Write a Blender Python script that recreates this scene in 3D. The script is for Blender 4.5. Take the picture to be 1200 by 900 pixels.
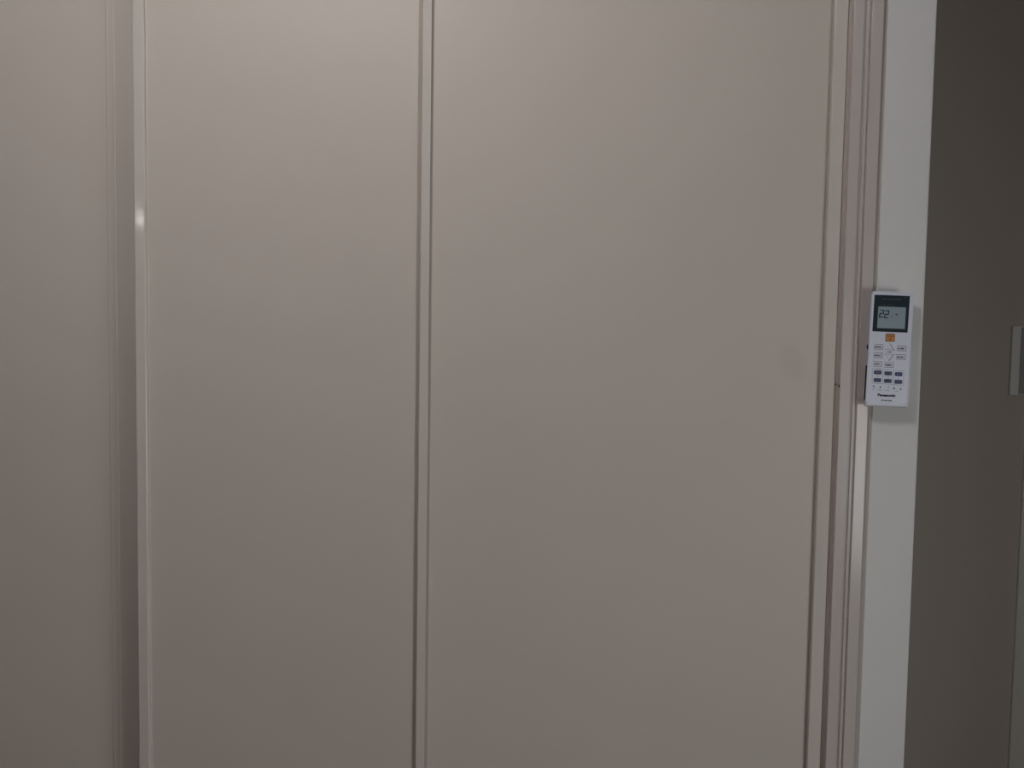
import bpy, bmesh, math, random
from mathutils import Vector, Matrix

for _o in list(bpy.data.objects):
    bpy.data.objects.remove(_o, do_unlink=True)
S = bpy.context.scene
C = S.collection
R = math.radians

# ------------------------------------------------------------------ camera
cam_data = bpy.data.cameras.new('camera')
cam_data.sensor_fit = 'HORIZONTAL'
cam_data.sensor_width = 36.0
cam_data.lens = 1040.0 / 1200.0 * 36.0
cam_data.clip_start = 0.02
cam = bpy.data.objects.new('camera', cam_data)
C.objects.link(cam)
cam.matrix_world = (Matrix.Translation((0, -1.25, 1.40))
                    @ Matrix.Rotation(R(90 - 3.43), 4, 'X') @ Matrix.Rotation(R(0.93), 4, 'Z'))
S.camera = cam

# ------------------------------------------------------------------ world, lights, exposure
W = bpy.data.worlds.new('world'); S.world = W
W.use_nodes = True
W.node_tree.nodes['Background'].inputs[0].default_value = (0.9, 0.95, 1.0, 1)
W.node_tree.nodes['Background'].inputs[1].default_value = 0.0


def area_light(name, loc, target, sx, sy, power, col):
    d = bpy.data.lights.new(name, 'AREA')
    d.shape = 'RECTANGLE'; d.size = sx; d.size_y = sy
    d.energy = power; d.color = col
    o = bpy.data.objects.new(name, d); C.objects.link(o)
    o.location = loc
    o.rotation_euler = (Vector(target) - Vector(loc)).to_track_quat('-Z', 'Y').to_euler()
    return o


KEY, SIDE, GLINT = 1.41, 1.30, 1.0
KEY_COL, SIDE_COL = (1.0, 0.925, 0.925), (0.975, 0.97, 0.97)


def lamp(name, loc, power, radius, col):
    d = bpy.data.lights.new(name, 'POINT'); d.energy = power; d.shadow_soft_size = radius; d.color = col
    o = bpy.data.objects.new(name, d); C.objects.link(o); o.location = loc
    return o


lamp('ceiling_lamp', (-0.36, -0.88, 2.30), 10.0 * KEY, 0.11, KEY_COL)
area_light('side_window_light', (1.36, -1.54, 0.96), (0.0, -1.54, 0.96), 1.20, 0.60, 10.0 * SIDE, SIDE_COL)
lamp('glint_lamp', (-1.76, -3.0, 1.90), 0.6 * GLINT, 0.02, (1.0, 0.98, 0.95))  # unseen lamp added to put the glints on the door stiles

S.view_settings.view_transform = 'Standard'
S.view_settings.look = 'None'
S.view_settings.gamma = 1.0
S.view_settings.use_curve_mapping = False
S.view_settings.exposure = 0.0


# ------------------------------------------------------------------ materials
def srgb(r, g, b):
    f = lambda c: (c / 255 / 12.92) if c / 255 <= 0.04045 else ((c / 255 + 0.055) / 1.055) ** 2.4
    return (f(r), f(g), f(b), 1.0)


def material(name, col, rough=0.5, spec=0.5, metal=0.0, grain=0.0, grain_scale=300.0, tone=0.0, tone_scale=6.0):
    m = bpy.data.materials.new(name); m.use_nodes = True
    nt = m.node_tree; b = nt.nodes['Principled BSDF']
    b.inputs['Base Color'].default_value = col
    b.inputs['Roughness'].default_value = rough
    b.inputs['Specular IOR Level'].default_value = spec
    b.inputs['Metallic'].default_value = metal
    tc = nt.nodes.new('ShaderNodeTexCoord')
    if tone:
        n = nt.nodes.new('ShaderNodeTexNoise'); n.inputs['Scale'].default_value = tone_scale
        n.inputs['Detail'].default_value = 4
        nt.links.new(tc.outputs['Object'], n.inputs['Vector'])
        mr = nt.nodes.new('ShaderNodeMapRange')
        mr.inputs[1].default_value = 0.3; mr.inputs[2].default_value = 0.7
        mr.inputs[3].default_value = 1 - tone; mr.inputs[4].default_value = 1 + tone
        nt.links.new(n.outputs['Fac'], mr.inputs[0])
        mx = nt.nodes.new('ShaderNodeVectorMath'); mx.operation = 'SCALE'
        mx.inputs[0].default_value = col[:3]
        nt.links.new(mr.outputs[0], mx.inputs['Scale'])
        nt.links.new(mx.outputs[0], b.inputs['Base Color'])
    if grain:
        n = nt.nodes.new('ShaderNodeTexNoise'); n.inputs['Scale'].default_value = grain_scale
        n.inputs['Detail'].default_value = 3
        nt.links.new(tc.outputs['Object'], n.inputs['Vector'])
        bp = nt.nodes.new('ShaderNodeBump'); bp.inputs['Strength'].default_value = grain
        bp.inputs['Distance'].default_value = 0.0005
        nt.links.new(n.outputs['Fac'], bp.inputs['Height'])
        nt.links.new(bp.outputs[0], b.inputs['Normal'])
    return m


M = {}
M['panel'] = material('door_panel_laminate', srgb(205, 200, 191), 0.48, 0.35, grain=0.10, grain_scale=220, tone=0.010)
M['stile'] = material('painted_aluminium_stile', srgb(212, 208, 201), 0.08, 0.5)
M['jamb'] = material('painted_jamb', srgb(202, 197, 194), 0.19, 0.36)
M['gasket'] = material('glazing_gasket', srgb(187, 180, 170), 0.7, 0.2)
M['wall'] = material('white_wall_paint', srgb(223, 226, 226), 0.65, 0.3, grain=0.25, grain_scale=160, tone=0.01)
M['room'] = material('sand_wall_paint', srgb(130, 106, 76), 0.7, 0.25)
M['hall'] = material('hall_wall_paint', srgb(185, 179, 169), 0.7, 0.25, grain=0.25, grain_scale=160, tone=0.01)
M['casing'] = material('casing_paint', srgb(202, 203, 194), 0.45, 0.4)
M['ceiling'] = material('ceiling_paint', srgb(214, 214, 212), 0.8, 0.2)
M['floor'] = material('floor_timber', srgb(84, 58, 36), 0.5, 0.4, tone=0.12, tone_scale=5)
M['dark_void'] = material('dark_wardrobe_inside', srgb(60, 56, 50), 0.8, 0.2)
M['remote'] = material('remote_white_plastic', srgb(214, 222, 238), 0.38, 0.5)
M['holder'] = material('holder_white_plastic', srgb(208, 211, 220), 0.40, 0.5)
M['lens'] = material('dark_display_window', srgb(48, 60, 66), 0.08, 0.5)
M['screen'] = material('liquid_crystal_screen', srgb(138, 160, 170), 0.30, 0.5)
M['digit'] = material('liquid_crystal_ink', srgb(30, 42, 52), 0.4, 0.3)
M['faint_digit'] = material('faint_liquid_crystal_ink', srgb(78, 92, 100), 0.4, 0.3)
M['orange'] = material('orange_key_rubber', srgb(206, 142, 80), 0.5, 0.4)
M['orange_edge'] = material('orange_key_rim', srgb(120, 80, 48), 0.6, 0.3)
M['key'] = material('white_key_rubber', srgb(214, 220, 232), 0.45, 0.4)
M['ink'] = material('grey_print', srgb(70, 75, 92), 0.6, 0.2)
M['dark_ink'] = material('dark_print', srgb(34, 36, 48), 0.6, 0.2)
M['pale_ink'] = material('pale_print', srgb(140, 150, 156), 0.6, 0.2)
M['mid_ink'] = material('mid_grey_print', srgb(120, 126, 142), 0.6, 0.2)
M['blue_key'] = material('navy_key_rubber', srgb(62, 70, 108), 0.5, 0.4)
M['key_print'] = material('print_on_navy_key', srgb(124, 132, 162), 0.6, 0.2)
M['orange_print'] = material('print_on_orange_key', srgb(112, 66, 28), 0.6, 0.2)
M['shade_hole'] = material('dark_gap_shade_and_hole', srgb(30, 28, 32), 0.8, 0.1)  # painted shade beside the holder, and the remote's pinholes
M['switch'] = material('switch_plastic', srgb(212, 214, 212), 0.35, 0.5)
M['switch_inner'] = material('switch_rocker_plastic', srgb(140, 142, 140), 0.35, 0.5)
M['buffer'] = material('brown_buffer', srgb(92, 72, 60), 0.6, 0.3)
M['brass'] = material('aged_screw', srgb(120, 100, 84), 0.4, 0.5, 0.6)
M['lamp_glass'] = material('lamp_shade_fabric', srgb(225, 220, 210), 0.6, 0.3)


# the faint grey smudge on the wide panel (a stain with a place of its own)
def add_smudge(mat, centre, rx, rz, amount):
    nt = mat.node_tree; b = nt.nodes['Principled BSDF']
    src = b.inputs['Base Color'].links[0].from_socket
    tc = nt.nodes.new('ShaderNodeTexCoord')
    sub = nt.nodes.new('ShaderNodeVectorMath'); sub.operation = 'SUBTRACT'
    sub.inputs[1].default_value = centre
    nt.links.new(tc.outputs['Object'], sub.inputs[0])
    wob = nt.nodes.new('ShaderNodeTexNoise'); wob.inputs['Scale'].default_value = 60
    nt.links.new(tc.outputs['Object'], wob.inputs['Vector'])
    mp = nt.nodes.new('ShaderNodeMapping'); mp.inputs['Rotation'].default_value = (0, R(22), 0)
    nt.links.new(sub.outputs[0], mp.inputs['Vector'])
    dv = nt.nodes.new('ShaderNodeVectorMath'); dv.operation = 'DIVIDE'
    dv.inputs[1].default_value = (rx, 1.0, rz)
    nt.links.new(mp.outputs[0], dv.inputs[0])
    ln = nt.nodes.new('ShaderNodeVectorMath'); ln.operation = 'LENGTH'
    nt.links.new(dv.outputs[0], ln.inputs[0])
    ad = nt.nodes.new('ShaderNodeMath'); ad.operation = 'MULTIPLY_ADD'
    ad.inputs[1].default_value = 0.8; ad.inputs[2].default_value = -0.4
    nt.links.new(wob.outputs['Fac'], ad.inputs[0])
    s2 = nt.nodes.new('ShaderNodeMath'); s2.operation = 'ADD'
    nt.links.new(ln.outputs['Value'], s2.inputs[0]); nt.links.new(ad.outputs[0], s2.inputs[1])
    mr = nt.nodes.new('ShaderNodeMapRange'); mr.interpolation_type = 'SMOOTHSTEP'
    mr.inputs[1].default_value = 0.3; mr.inputs[2].default_value = 1.2
    mr.inputs[3].default_value = 1 - amount; mr.inputs[4].default_value = 1.0
    nt.links.new(s2.outputs[0], mr.inputs[0])
    sc = nt.nodes.new('ShaderNodeVectorMath'); sc.operation = 'SCALE'
    nt.links.new(src, sc.inputs[0]); nt.links.new(mr.outputs[0], sc.inputs['Scale'])
    nt.links.new(sc.outputs[0], b.inputs['Base Color'])


# ------------------------------------------------------------------ builders
def link(name, bm, mat, parent=None, smooth=None):
    me = bpy.data.meshes.new(name)
    bmesh.ops.recalc_face_normals(bm, faces=bm.faces[:])
    bm.to_mesh(me); bm.free()
    me.materials.append(mat)
    if smooth is not None:
        # only the narrow rounded strips are shaded smooth; every real flat stays flat
        me.set_sharp_from_angle(angle=R(smooth))
        flags = [len(p.vertices) <= 4 and min((me.vertices[a].co - me.vertices[b].co).length for a, b in p.edge_keys) < 0.0016
                 for p in me.polygons]
        me.polygons.foreach_set('use_smooth', flags)
        me.update()
    o = bpy.data.objects.new(name, me); C.objects.link(o)
    if parent is not None:
        o.parent = parent
    return o


def box(x0, x1, y0, y1, z0, z1, bevel=0.0, seg=2):
    bm = bmesh.new()
    vs = [bm.verts.new((x, y, z)) for x in (x0, x1) for y in (y0, y1) for z in (z0, z1)]
    for f in ((0, 1, 3, 2), (4, 6, 7, 5), (0, 4, 5, 1), (2, 3, 7, 6), (0, 2, 6, 4), (1, 5, 7, 3)):
        bm.faces.new([vs[i] for i in f])
    if bevel:
        bmesh.ops.bevel(bm, geom=bm.edges[:], offset=bevel, segments=seg, affect='EDGES', profile=0.5)
    return bm


def prism(profile, z0, z1):
    """an upright bar: the plan profile [(x, y), ...] run from z0 to z1"""
    bm = bmesh.new()
    lo = [bm.verts.new((x, y, z0)) for x, y in profile]
    hi = [bm.verts.new((x, y, z1)) for x, y in profile]
    n = len(profile)
    for i in range(n):
        j = (i + 1) % n
        bm.faces.new((lo[i], lo[j], hi[j], hi[i]))
    bm.faces.new(lo); bm.faces.new(hi[::-1])
    return bm


def slab(outline, y0, y1, bevel=0.0, seg=2):
    """a plate facing -y: the outline [(x, z), ...] run from y0 (front) to y1 (back), front edge rounded"""
    bm = bmesh.new()
    fr = [bm.verts.new((x, y0, z)) for x, z in outline]
    bk = [bm.verts.new((x, y1, z)) for x, z in outline]
    n = len(outline)
    for i in range(n):
        j = (i + 1) % n
        bm.faces.new((fr[i], fr[j], bk[j], bk[i]))
    f = bm.faces.new(fr); bm.faces.new(bk[::-1])
    if bevel:
        bmesh.ops.bevel(bm, geom=list(f.edges), offset=bevel, segments=seg, affect='EDGES', profile=0.5)
    return bm


def tapered(outline, kx, kz, centre, y0, y1, bevel, seg):
    """like slab, but the back is drawn in towards centre by kx, kz"""
    bm = bmesh.new()
    cx, cz = centre
    ym = y0 + (y1 - y0) * 0.28
    rings = [[bm.verts.new((x, y0, z)) for x, z in outline], [bm.verts.new((x, ym, z)) for x, z in outline],
             [bm.verts.new((cx + (x - cx) * kx, y1, cz + (z - cz) * kz)) for x, z in outline]]
    n = len(outline)
    for a, b in zip(rings[:-1], rings[1:]):
        for i in range(n):
            j = (i + 1) % n
            bm.faces.new((a[i], a[j], b[j], b[i]))
    f = bm.faces.new(rings[0]); bm.faces.new(rings[-1][::-1])
    bmesh.ops.bevel(bm, geom=list(f.edges), offset=bevel, segments=seg, affect='EDGES', profile=0.5)
    return bm


def rounded(x0, x1, z0, z1, r, n=4):
    pts = []
    for cx, cz, a0 in ((x1 - r, z1 - r, 0), (x0 + r, z1 - r, 90), (x0 + r, z0 + r, 180), (x1 - r, z0 + r, 270)):
        for k in range(n + 1):
            a = R(a0 + 90 * k / n)
            pts.append((cx + r * math.cos(a), cz + r * math.sin(a)))
    return pts


def corner(cx, cy, r, a0, a1, n=4):
    return [(cx + r * math.cos(R(a0 + (a1 - a0) * k / n)), cy + r * math.sin(R(a0 + (a1 - a0) * k / n))) for k in range(n + 1)]


def bars(segments, w, y0, y1):
    """thin printed strokes joined into one mesh: [((x0, z0), (x1, z1)), ...] of width w"""
    bm = bmesh.new()
    for (xa, za), (xb, zb) in segments:
        d = Vector((xb - xa, zb - za)); L = d.length; d /= L
        n = Vector((-d.y, d.x)) * w / 2
        e = d * w / 2
        q = [Vector((xa, za)) - e + n, Vector((xb, zb)) + e + n, Vector((xb, zb)) + e - n, Vector((xa, za)) - e - n]
        f = [bm.verts.new((p.x, y0, p.y)) for p in q]; b = [bm.verts.new((p.x, y1, p.y)) for p in q]
        bm.faces.new(f); bm.faces.new(b[::-1])
        for i in range(4):
            j = (i + 1) % 4
            bm.faces.new((f[i], f[j], b[j], b[i]))
    return bm


def lettering(name, text, cx, cz, width, height, y, mat, parent, bold=0.0, slant=0.0):
    """flat printed words facing -y, fitted to width x height about (cx, cz)"""
    cu = bpy.data.curves.new(name, 'FONT'); cu.body = text
    cu.offset = bold; cu.shear = slant; cu.extrude = 0.0; cu.resolution_u = 3
    tmp = bpy.data.objects.new(name, cu); C.objects.link(tmp)
    dg = bpy.context.evaluated_depsgraph_get()
    me = bpy.data.meshes.new_from_object(tmp.evaluated_get(dg))
    bpy.data.objects.remove(tmp, do_unlink=True); bpy.data.curves.remove(cu)
    xs = [v.co.x for v in me.vertices]; ys = [v.co.y for v in me.vertices]
    sx = width / (max(xs) - min(xs)); sz = height / (max(ys) - min(ys))
    mx = (max(xs) + min(xs)) / 2; mz = (max(ys) + min(ys)) / 2
    for v in me.vertices:
        v.co = ((v.co.x - mx) * sx + cx, y, (v.co.y - mz) * sz + cz)
    me.materials.clear(); me.materials.append(mat); me.name = name
    o = bpy.data.objects.new(name, me); C.objects.link(o); o.parent = parent
    return o


def structure(o):
    o['kind'] = 'structure'; return o


def thing(name, label, cat, loc, roll=0.0):
    o = bpy.data.objects.new(name, None); C.objects.link(o)
    o.empty_display_size = 0.1
    o.location = loc; o.rotation_euler = (0, roll, 0)
    o['label'] = label; o['category'] = cat
    return o


# ------------------------------------------------------------------ the room
CEIL = 2.40
structure(link('floor', box(-4.0, 2.6, -6.0, 0.75, -0.05, 0.0), M['floor']))
structure(link('ceiling', box(-4.0, 2.6, -6.0, 0.75, CEIL, CEIL + 0.05), M['ceiling']))
structure(link('wall_left', box(-4.05, -4.0, -6.0, 0.75, 0, CEIL), M['room']))
structure(link('wall_back', box(-4.0, 1.4, -6.05, -6.0, 0, CEIL), M['room']))
# right wall of the room with its low side window; beyond its end a passage leads off to the right
wr = bmesh.new()
for y0, y1, z0, z1 in ((-6.0, -2.15, 0, CEIL), (-0.93, -0.75, 0, CEIL), (-2.15, -0.93, 0, 0.655), (-2.15, -0.93, 1.265, CEIL)):
    t = box(1.32, 1.40, y0, y1, z0, z1); me_ = bpy.data.meshes.new('t'); t.to_mesh(me_); t.free(); wr.from_mesh(me_); bpy.data.meshes.remove(me_)
structure(link('wall_right', wr, M['room']))
structure(link('wall_passage_end', box(2.6, 2.65, -0.75, 0.42, 0, CEIL), M['hall']))
structure(link('wall_wardrobe', box(-4.0, 0.4685, 0.70, 0.75, 0, CEIL), M['dark_void']))
# the narrow wall strip between the wardrobe jamb and the passage, with its rounded corner bead
c = 0.0030
strip = [(0.5056, 0.70), (0.5056, -0.0088)] + corner(0.5066, -0.0090, 0.0010, 180, 270, 3) \
    + corner(0.5724 - c, -0.010 + c, c, -90, 0, 5) + [(0.5724, 0.70)]
structure(link('wall_front', prism(strip, 0, CEIL), M['wall'], smooth=40))
structure(link('wall_passage', box(0.5724, 2.6, 0.35, 0.42, 0, CEIL), M['hall']))
casing = [(0.930, 0.35), (0.930, 0.3466), (0.9305, 0.346), (0.985, 0.346), (0.986, 0.347), (0.986, 0.35)]
structure(link('trim_2', prism(casing, 0, 2.1), M['casing'], smooth=30))

# the wardrobe's grooved side jamb
def jamb_profile():
    f = -0.0155
    p = [(0.4572, 0.060)]
    p += corner(0.4580, f + 0.0008, 0.0008, 180, 270, 3)
    p += corner(0.4711, f + 0.0006, 0.0006, -90, 0, 2)
    p += [(0.4721, f + 0.0030), (0.4754, f + 0.0030)]
    p += corner(0.4761, f + 0.0010, 0.0004, 180, 270, 2)
    p += corner(0.4790, f + 0.0010, 0.0004, -90, 0, 2)
    p += [(0.4797, f + 0.0026), (0.4813, f + 0.0026)]
    p += corner(0.4824, f + 0.0006, 0.0007, 180, 270, 3)
    p += corner(0.4970, f + 0.0015, 0.0008, -90, 0, 3)      # this outer face leans a touch towards the room's right
    p += [(0.4978, -0.0078), (0.5056, -0.0078), (0.5056, 0.060)]
    return p
M['gap_shade'] = material('grey_gap_shade', srgb(188, 183, 176), 0.8, 0.2)  # grey that paints in the shade between jamb and wall
M['seal'] = material('pile_seal', srgb(208, 200, 191), 0.95, 0.05, grain=0.4, grain_scale=900)
jamb = structure(link('trim_1', prism(jamb_profile(), 0, CEIL), M['jamb'], smooth=50))
link('brush_seal', box(0.4532, 0.4573, -0.0055, 0.004, 0.0, CEIL), M['seal'], jamb)
link('gap_shade_strip', box(0.4976, 0.5056, -0.0088, 0.010, 0.0, CEIL), M['gap_shade'], jamb)  # darker strip standing in for the shaded gap beside the jamb
link('buffer', box(0.4560, 0.4573, -0.0140, -0.0105, 1.3285, 1.3325, 0.0004), M['buffer'], jamb)
link('buffer', box(0.4536, 0.4556, -0.0075, -0.0060, 1.3312, 1.3335, 0.0004), M['buffer'], jamb)

# ------------------------------------------------------------------ the wardrobe's sliding doors
Z0, Z1 = 0.012, 2.385
front = thing('wardrobe_door', 'nearer wardrobe sliding door of two beige panels divided by a slim upright bar', 'door', (-0.04, 0, Z0))
dx = 0.04; H = Z1 - Z0
sh = lambda prof: [(x + dx, y) for x, y in prof]
# panels: thin boards whose visible edges are eased
narrow = [(-0.5113, 0.010), (-0.5113, 0.0008), (-0.5105, 0.0), (-0.1367, 0.0)] + corner(-0.1367, 0.0008, 0.0008, -90, 0, 3) + [(-0.1359, 0.010)]
link('panel', prism(sh(narrow), 0, H), M['panel'], front, smooth=40)
wide = [(-0.1150, 0.010)] + corner(-0.1144, 0.0006, 0.0006, 180, 270, 3) + corner(0.4314, 0.0008, 0.0008, -90, 0, 3) + [(0.4322, 0.010)]
M['wide_panel'] = M['panel'].copy(); M['wide_panel'].name = 'door_panel_laminate_with_smudge'
add_smudge(M['wide_panel'], (0.394 + dx, 0.0, 1.3616 - Z0), 0.022, 0.034, 0.055)
wp = link('panel', prism(sh(wide), 0, H), M['wide_panel'], front, smooth=40)
wp['label'] = 'wider beige panel with a faint grey smudge'
# left stile: rounded outer edge, flat face, soft slope down to the panel
st = [(-0.5286, 0.026)] + corner(-0.5271, -0.0051, 0.0015, 180, 270, 6) \
    + corner(-0.5152, -0.0044, 0.0022, -90, -10, 6) + [(-0.5130, 0.0004), (-0.5112, 0.0004), (-0.5112, 0.026)]
link('stile', prism(sh(st), 0, H), M['stile'], front, smooth=60)
# dividing bar: groove, flank, rounded crown, flank, groove
mu = [(-0.1345, 0.014), (-0.1345, 0.0016), (-0.1312, 0.0012)] + corner(-0.1291, -0.0047, 0.0017, 180, 270, 8) \
    + corner(-0.1185, -0.0058, 0.0006, -90, 0, 5) + [(-0.1176, 0.0016), (-0.1160, 0.0016), (-0.1160, 0.014)]
link('mullion', prism(sh(mu), 0, H), M['stile'], front, smooth=60)
link('gasket', prism(sh([(-0.1362, 0.012), (-0.1362, 0.0008), (-0.1316, 0.0006), (-0.1308, -0.0006), (-0.1304, -0.0006), (-0.1304, 0.012)]), 0, H), M['gasket'], front)
link('gasket', prism(sh([(-0.1178, 0.012), (-0.1178, -0.0012), (-0.1168, -0.0010), (-0.1163, 0.0008), (-0.1148, 0.0010), (-0.1148, 0.012)]), 0, H), M['gasket'], front)
# right stile
rs = [(0.4335, 0.026), (0.4335, 0.0016), (0.4338, 0.0012)] + corner(0.4353, -0.0058, 0.0016, 180, 270, 8) \
    + corner(0.4514, -0.0064, 0.0010, -90, 0, 6) + [(0.4524, 0.026)]
link('gasket', prism(sh([(0.4320, 0.012), (0.4320, 0.0010), (0.4336, 0.0006), (0.4344, -0.0010), (0.4352, -0.0010), (0.4352, 0.012)]), 0, H), M['gasket'], front)
link('stile', prism(sh(rs), 0, H), M['stile'], front, smooth=60)

rear = thing('wardrobe_door', 'farther wardrobe sliding door at the left, slid behind the nearer one', 'door', (-1.04, 0, Z0))
dx = 1.04
link('panel', prism(sh([(-1.57, 0.048), (-1.57, 0.036), (-0.5835, 0.036), (-0.5835, 0.048)]), 0, H), M['panel'], rear)
bead = [(-0.5850, 0.050), (-0.5850, 0.0360), (-0.5846, 0.0357), (-0.5836, 0.0355), (-0.5822, 0.03555), (-0.5812, 0.0357), (-0.5760, 0.0357),
        (-0.5750, 0.03555), (-0.5738, 0.0355), (-0.5730, 0.0357), (-0.5722, 0.0364), (-0.4900, 0.0366), (-0.4900, 0.050)]
link('stile', prism(sh(bead), 0, H), M['panel'], rear, smooth=60)
link('stile', prism(sh([(-1.60, 0.050), (-1.60, 0.034), (-1.57, 0.034), (-1.565, 0.036), (-1.565, 0.050)]), 0, H), M['stile'], rear)

# ------------------------------------------------------------------ light switch on the passage wall
sw = thing('light_switch', 'slim upright grey light switch on the dark passage wall', 'switch', (0.9140, 0.35, 1.361))
bm = slab(rounded(-0.0172, 0.0150, -0.0620, 0.0620, 0.0012, 3), -0.0045, 0.0, 0.0005)
link('plate', bm, M['switch'], sw, smooth=40)
link('rocker', slab(rounded(-0.0022, 0.0138, -0.0603, 0.0603, 0.001, 3), -0.0050, -0.004, 0.0004), M['switch_inner'], sw, smooth=40)
link('indicator', slab(rounded(0.0040, 0.0075, -0.0165, -0.0115, 0.001, 3), -0.0056, -0.005), M['pale_ink'], sw)

# ------------------------------------------------------------------ the wall holder and the remote control
ROLL = R(1.25)
BASE = (0.5126, -0.010, 1.3043)
mm = 0.001
ho = thing('remote_holder', 'white plastic wall holder cradling the remote control beside the wardrobe jamb', 'holder', BASE, ROLL)
# back plate screwed to the wall, plinth, two side cheeks and the bottom lip
link('back_plate', slab(rounded(-12.5*mm, 33.0*mm, 2.0*mm, 81.5*mm, 3*mm, 4), -2.0*mm, 0.0), M['holder'], ho, smooth=40)
link('plinth', slab(rounded(-11.5*mm, 29.0*mm, 4.0*mm, 76.0*mm, 3*mm, 4), -7.8*mm, -1.8*mm), M['holder'], ho, smooth=40)
link('side_cheek', box(31.3*mm, 33.8*mm, -21.0*mm, -1.5*mm, 3*mm, 81.5*mm, 0.6*mm), M['holder'], ho, smooth=40)
link('side_cheek', box(-26.2*mm, -25.0*mm, -20.6*mm, -16.5*mm, 3*mm, 56.0*mm, 0.3*mm), M['holder'], ho, smooth=40)
lip = tapered(rounded(-26.0*mm, 33.6*mm, -0.8*mm, 8.0*mm, 2.6*mm, 4), 0.90, 0.62, (4*mm, 3*mm), -21.95*mm, -8.2*mm, 1.8*mm, 4)
link('bottom_lip', lip, M['holder'], ho, smooth=50)
link('side_gap_shade', slab([(-26.75*mm, 55.5*mm), (-26.2*mm, 55.5*mm), (-26.2*mm, 8*mm), (-26.55*mm, 8*mm)], -20.4*mm, -17.0*mm), M['shade_hole'], ho)  # black strips painting the shade in the gap between holder and jamb
link('side_gap_shade', slab([(-26.9*mm, 84.0*mm), (-26.0*mm, 84.0*mm), (-26.0*mm, 78.0*mm), (-26.9*mm, 78.0*mm)], -19.0*mm, -17.0*mm), M['shade_hole'], ho)

rc = thing('remote_control', 'white air conditioner remote control with grey screen reading 22 and orange key', 'remote control', BASE, ROLL)
F = -22.0 * mm                                                       # the remote's front face
body = tapered(rounded(-25.7*mm, 31.2*mm, 2.6*mm, 157.4*mm, 4.2*mm, 5), 0.80, 0.94, (2.8*mm, 80*mm), F, -8.0*mm, 2.2*mm, 4)
link('body', body, M['remote'], rc, smooth=50)


def quad(name, pts, y0, y1, mat, parent, bevel=0.0):
    return link(name, slab([(x*mm, z*mm) for x, z in pts], y0, y1, bevel), mat, parent, smooth=30 if bevel else None)


lens = link('display_window', slab(rounded(-21.9*mm, 26.4*mm, 102.5*mm, 152.6*mm, 0.8*mm, 3), F - 0.35*mm, F + 1*mm, 0.2*mm), M['lens'], rc, smooth=40)
lens.location.x = -0.7*mm
lens['label'] = 'dark glossy display window'
L0 = F - 0.35*mm
link('screen', slab(rounded(-15.9*mm, 22.0*mm, 107.4*mm, 136.8*mm, 0.4*mm, 2), L0 - 0.12*mm, L0 + 0.2*mm), M['screen'], lens)
lettering('printed_words', 'AIR CONDITIONER', 2.0*mm, 147.2*mm, 27*mm, 1.9*mm, L0 - 0.03*mm, M['faint_digit'], lens)
quad('printed_rule', [(-12, 139.6), (6, 139.3), (6, 139.0), (-12, 139.3)], L0 - 0.03*mm, L0, M['faint_digit'], lens)
for x, z in ((-14.6, 151.0), (20.4, 150.4)):
    link('rivet', slab(rounded((x-.45)*mm, (x+.45)*mm, (z-.5)*mm, (z+.5)*mm, 0.4*mm, 3), L0 - 0.15*mm, L0), M['pale_ink'], lens)


def seven_segment_two(x0, x1, z0, z1, lean):
    zm = (z0 + z1) / 2
    k = lambda x, z: ((x + lean * (z - zm) / (z1 - z0)) * mm, z * mm)
    g = 0.35
    seg = [((x0+g, z1), (x1-g, z1)), ((x1, z1-g), (x1, zm+g)), ((x0+g, zm), (x1-g, zm)), ((x0, zm-g), (x0, z0+g)), ((x0+g, z0), (x1-g, z0))]
    return [(k(*a), k(*b)) for a, b in seg]


Y_S = L0 - 0.12*mm
for x0, x1, z0, z1 in ((-13.2, -8.6, 122.6, 131.6), (-6.2, -1.6, 121.8, 131.2)):
    link('digit', bars(seven_segment_two(x0, x1, z0, z1, 1.2), 1.5*mm, Y_S - 0.05*mm, Y_S), M['digit'], lens)
lettering('degree_mark', '°C', 3.2*mm, 123.6*mm, 4.2*mm, 3.0*mm, Y_S - 0.04*mm, M['faint_digit'], lens)
link('mode_mark', bars([((a*mm + 9.6*mm + 1.5*mm*math.cos(t), 126.6*mm + 1.2*mm*math.sin(t)), (a*mm + 9.6*mm - 1.5*mm*math.cos(t), 126.6*mm - 1.2*mm*math.sin(t)))
                        for a, t in ((0, 0.3), (0, 1.35), (0, 2.4))], 0.55*mm, Y_S - 0.05*mm, Y_S), M['digit'], lens)

# orange on/off key
ok_rim = link('power_key', slab(rounded(-3.9*mm, 8.9*mm, 89.2*mm, 100.1*mm, 1.2*mm, 4), F - 0.25*mm, F + 1*mm, 0.2*mm), M['orange_edge'], rc, smooth=40)
ok_rim['label'] = 'orange power key'
link('key_pad', slab(rounded(-3.0*mm, 8.1*mm, 90.0*mm, 98.6*mm, 0.9*mm, 4), F - 0.85*mm, F, 0.35*mm), M['orange'], ok_rim, smooth=40)
lettering('printed_words', 'OFF/ON', 2.6*mm, 96.2*mm, 8.8*mm, 2.3*mm, F - 0.88*mm, M['orange_print'], ok_rim, bold=0.02)
ring = [(2.1*mm + 1.3*mm*math.sin(R(a)), 92.4*mm + 1.3*mm*math.cos(R(a))) for a in range(40, 321, 40)]
link('power_mark', bars(list(zip(ring[:-1], ring[1:])) + [((2.1*mm, 92.6*mm), (2.1*mm, 94.1*mm))], 0.55*mm, F - 0.90*mm, F - 0.85*mm), M['orange_print'], ok_rim)

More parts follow.
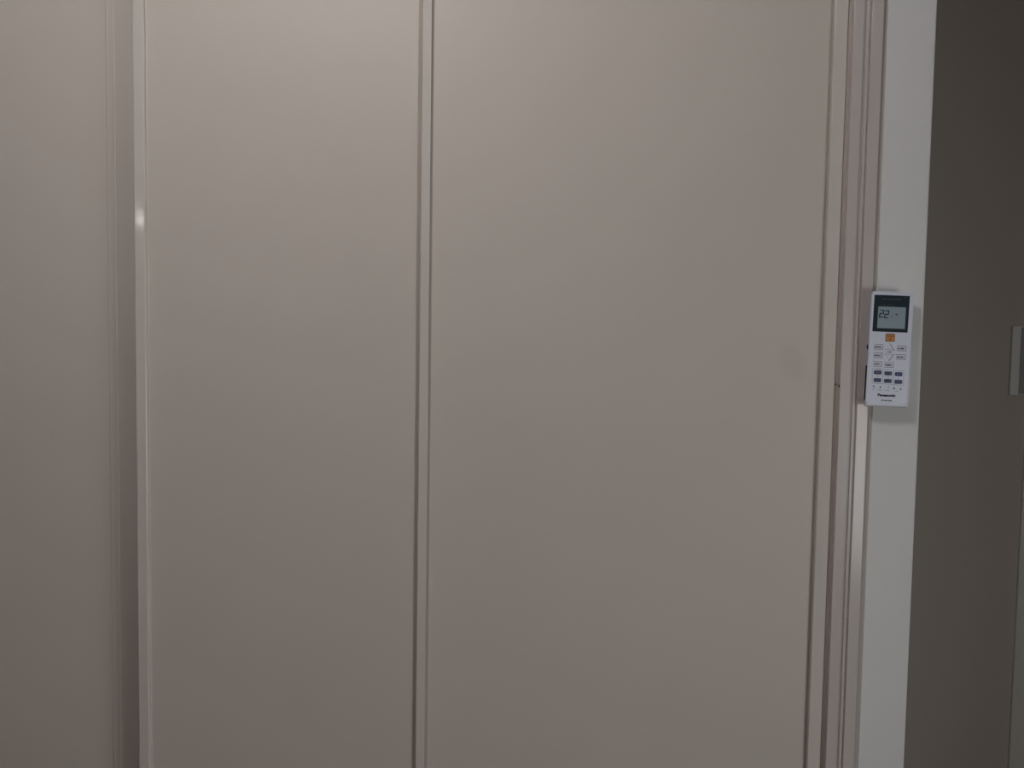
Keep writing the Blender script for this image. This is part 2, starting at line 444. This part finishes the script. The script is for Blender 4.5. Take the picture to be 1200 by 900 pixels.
# white outlined keys
TILT = -0.036                                                      # the print runs very slightly downhill
for x0, x1, z0, z1, word in ((-19.0, -7.0, 78.3, 85.2, 'MODE'), (12.6, 24.8, 77.2, 84.1, 'FAN SPEED'), (-18.9, -6.8, 66.8, 73.6, 'SWING'),
                             (12.2, 24.7, 65.6, 72.4, 'AIR SWING'), (-18.8, -7.2, 55.0, 61.5, 'QUIET'), (-3.1, 9.0, 54.2, 60.9, 'POWERFUL')):
    k = link('key', slab(rounded(x0*mm, x1*mm, z0*mm, z1*mm, 0.8*mm, 3), F - 0.30*mm, F + 1*mm, 0.25*mm), M['key'], rc, smooth=40)
    o = 0.15
    link('key_outline', bars([((x0*mm, (z1-o)*mm), ((x1-o)*mm, (z1-o)*mm)), (((x1-o)*mm, (z1-o)*mm), ((x1-o)*mm, (z0+o)*mm)), (((x1-o)*mm, (z0+o)*mm), (x0*mm, (z0+o)*mm))],
                             0.50*mm, F - 0.34*mm, F - 0.2*mm), M['ink'], k)
    lettering('printed_words', word, ((x0+x1)/2 - 1.1)*mm, ((z0+z1)/2 - 0.3)*mm, (x1-x0-2.9)*mm, 2.3*mm, F - 0.33*mm, M['dark_ink'], k, bold=0.055)

# temperature arrows
for tri, right in (([(2.0, 87.2), (8.8, 77.9), (-3.2, 78.4)], 0), ([(2.6, 63.4), (-3.9, 72.4), (8.5, 71.8)], 1)):
    k = quad('temperature_key', tri, F - 0.30*mm, F + 1*mm, M['key'], rc, 0.15*mm)
    a, b, c_ = [(x*mm, z*mm) for x, z in tri]
    seg = [(a, b), (b, c_)] if not right else [(b, c_), (c_, a)]
    heavy, light = (seg[:1], seg[1:]) if not right else (seg[1:], seg[:1])
    link('key_outline', bars(heavy, 0.62*mm, F - 0.36*mm, F - 0.2*mm), M['ink'], k)
    link('key_outline', bars(light, 0.42*mm, F - 0.36*mm, F - 0.2*mm), M['mid_ink'], k)
lettering('printed_words', 'TEMP', 2.4*mm, 75.0*mm, 6.6*mm, 1.9*mm, F - 0.03*mm, M['ink'], rc, bold=0.02)

# timer keys in their printed frame
pt = lambda x, z: (x*mm, z*mm)
fb = [pt(-19.2, 51.2), pt(24.1, 49.7), pt(24.3, 30.4), pt(-18.6, 31.7)]
link('timer_frame', bars([(fb[0], pt(-14.0, 51.0)), (pt(-6.0, 50.75), fb[1]), (fb[1], fb[2]), (fb[2], fb[3]), (fb[3], fb[0]), (pt(-4.4, 50.4), pt(-4.3, 31.6)), (pt(9.9, 49.9), pt(9.9, 31.1))],
                         0.34*mm, F - 0.05*mm, F + 0.2*mm), M['mid_ink'], rc)
lettering('printed_words', 'TIMER', -10.6*mm, 51.1*mm, 8.0*mm, 1.5*mm, F - 0.03*mm, M['mid_ink'], rc, bold=0.02)
for x0, x1, z0, z1, word in ((-16.9, -6.5, 43.9, 49.3, 'ON'), (-2.4, 7.9, 43.2, 48.5, '\u25b2'), (12.1, 22.1, 42.5, 48.0, 'SET'),
                             (-16.5, -6.6, 33.4, 38.6, 'OFF'), (-2.3, 8.0, 32.8, 38.1, '\u25bc'), (12.0, 22.5, 32.1, 37.5, 'CANCEL')):
    k = link('timer_key', slab(rounded(x0*mm, x1*mm, z0*mm, z1*mm, 1.2*mm, 4), F - 0.8*mm, F + 1*mm, 0.4*mm), M['blue_key'], rc, smooth=40)
    k['label'] = 'navy timer key'
    xc, zc = (x0+x1)/2, (z0+z1)/2
    if word in ('\u25b2', '\u25bc'):
        s = 1 if word == '\u25b2' else -1
        quad('printed_arrow', [(xc-0.4, zc+s*1.3), (xc-2.0, zc-s*1.1), (xc+1.2, zc-s*1.1)], F - 0.86*mm, F - 0.8*mm, M['digit'], k)
        link('printed_mark', bars([(pt(xc+2.4, zc-1.2), pt(xc+2.4, zc+1.2))], 0.6*mm, F - 0.84*mm, F - 0.8*mm), M['key_print'], k)
    else:
        lettering('printed_words', word, xc*mm, zc*mm, {'ON': 3.6, 'OFF': 4.8, 'SET': 4.8}.get(word, 7.4)*mm, 1.8*mm, F - 0.83*mm, M['key_print'], k)
for x, z, word in ((-11.6, 41.2, '1'), (2.9, 40.6, '2'), (17.3, 39.9, '3')):
    lettering('printed_words', word, x*mm, z*mm, 0.9*mm, 1.8*mm, F - 0.03*mm, M['ink'], rc, bold=0.02)

# reset holes and the small print under them
for x, z, r in ((-16.1, 27.0, 1.0), (-6.9, 26.4, 1.0), (12.0, 25.3, 1.1), (21.4, 24.7, 1.0)):
    link('pinhole', slab(rounded((x-r)*mm, (x+r)*mm, (z-r)*mm, (z+r*1.1)*mm, r*0.95*mm, 4), F - 0.06*mm, F + 0.2*mm), M['shade_hole'], rc)
link('clock_mark', bars([(pt(3.3 + 1.5*math.cos(R(a)), 27.0 + 1.6*math.sin(R(a))), pt(3.3 + 1.5*math.cos(R(a+40)), 27.0 + 1.6*math.sin(R(a+40)))) for a in range(-100, 100, 40)],
                        0.4*mm, F - 0.05*mm, F + 0.2*mm), M['mid_ink'], rc)
link('tick_mark', bars([(pt(11.6, 28.4), pt(12.6, 28.4)), (pt(20.4, 28.2), pt(22.4, 28.0))], 0.4*mm, F - 0.05*mm, F + 0.2*mm), M['mid_ink'], rc)
for x, z, w, word in ((-16.1, 23.3, 3.4, 'SET'), (-7.2, 22.5, 6.2, 'CHECK'), (2.6, 22.2, 7.0, 'CLOCK'), (16.2, 21.7, 5.6, 'RESET')):
    lettering('printed_words', word, x*mm, z*mm, w*mm, 1.5*mm, F - 0.03*mm, M['mid_ink'], rc, bold=0.01)
lettering('printed_words', 'Panasonic', 2.6*mm, 15.6*mm, 24.8*mm, 3.9*mm, F - 0.03*mm, M['dark_ink'], rc, bold=0.055)
lettering('printed_words', 'Inverter', 3.1*mm, 8.7*mm, 16.0*mm, 2.7*mm, F - 0.03*mm, M['ink'], rc, bold=0.03, slant=0.25)
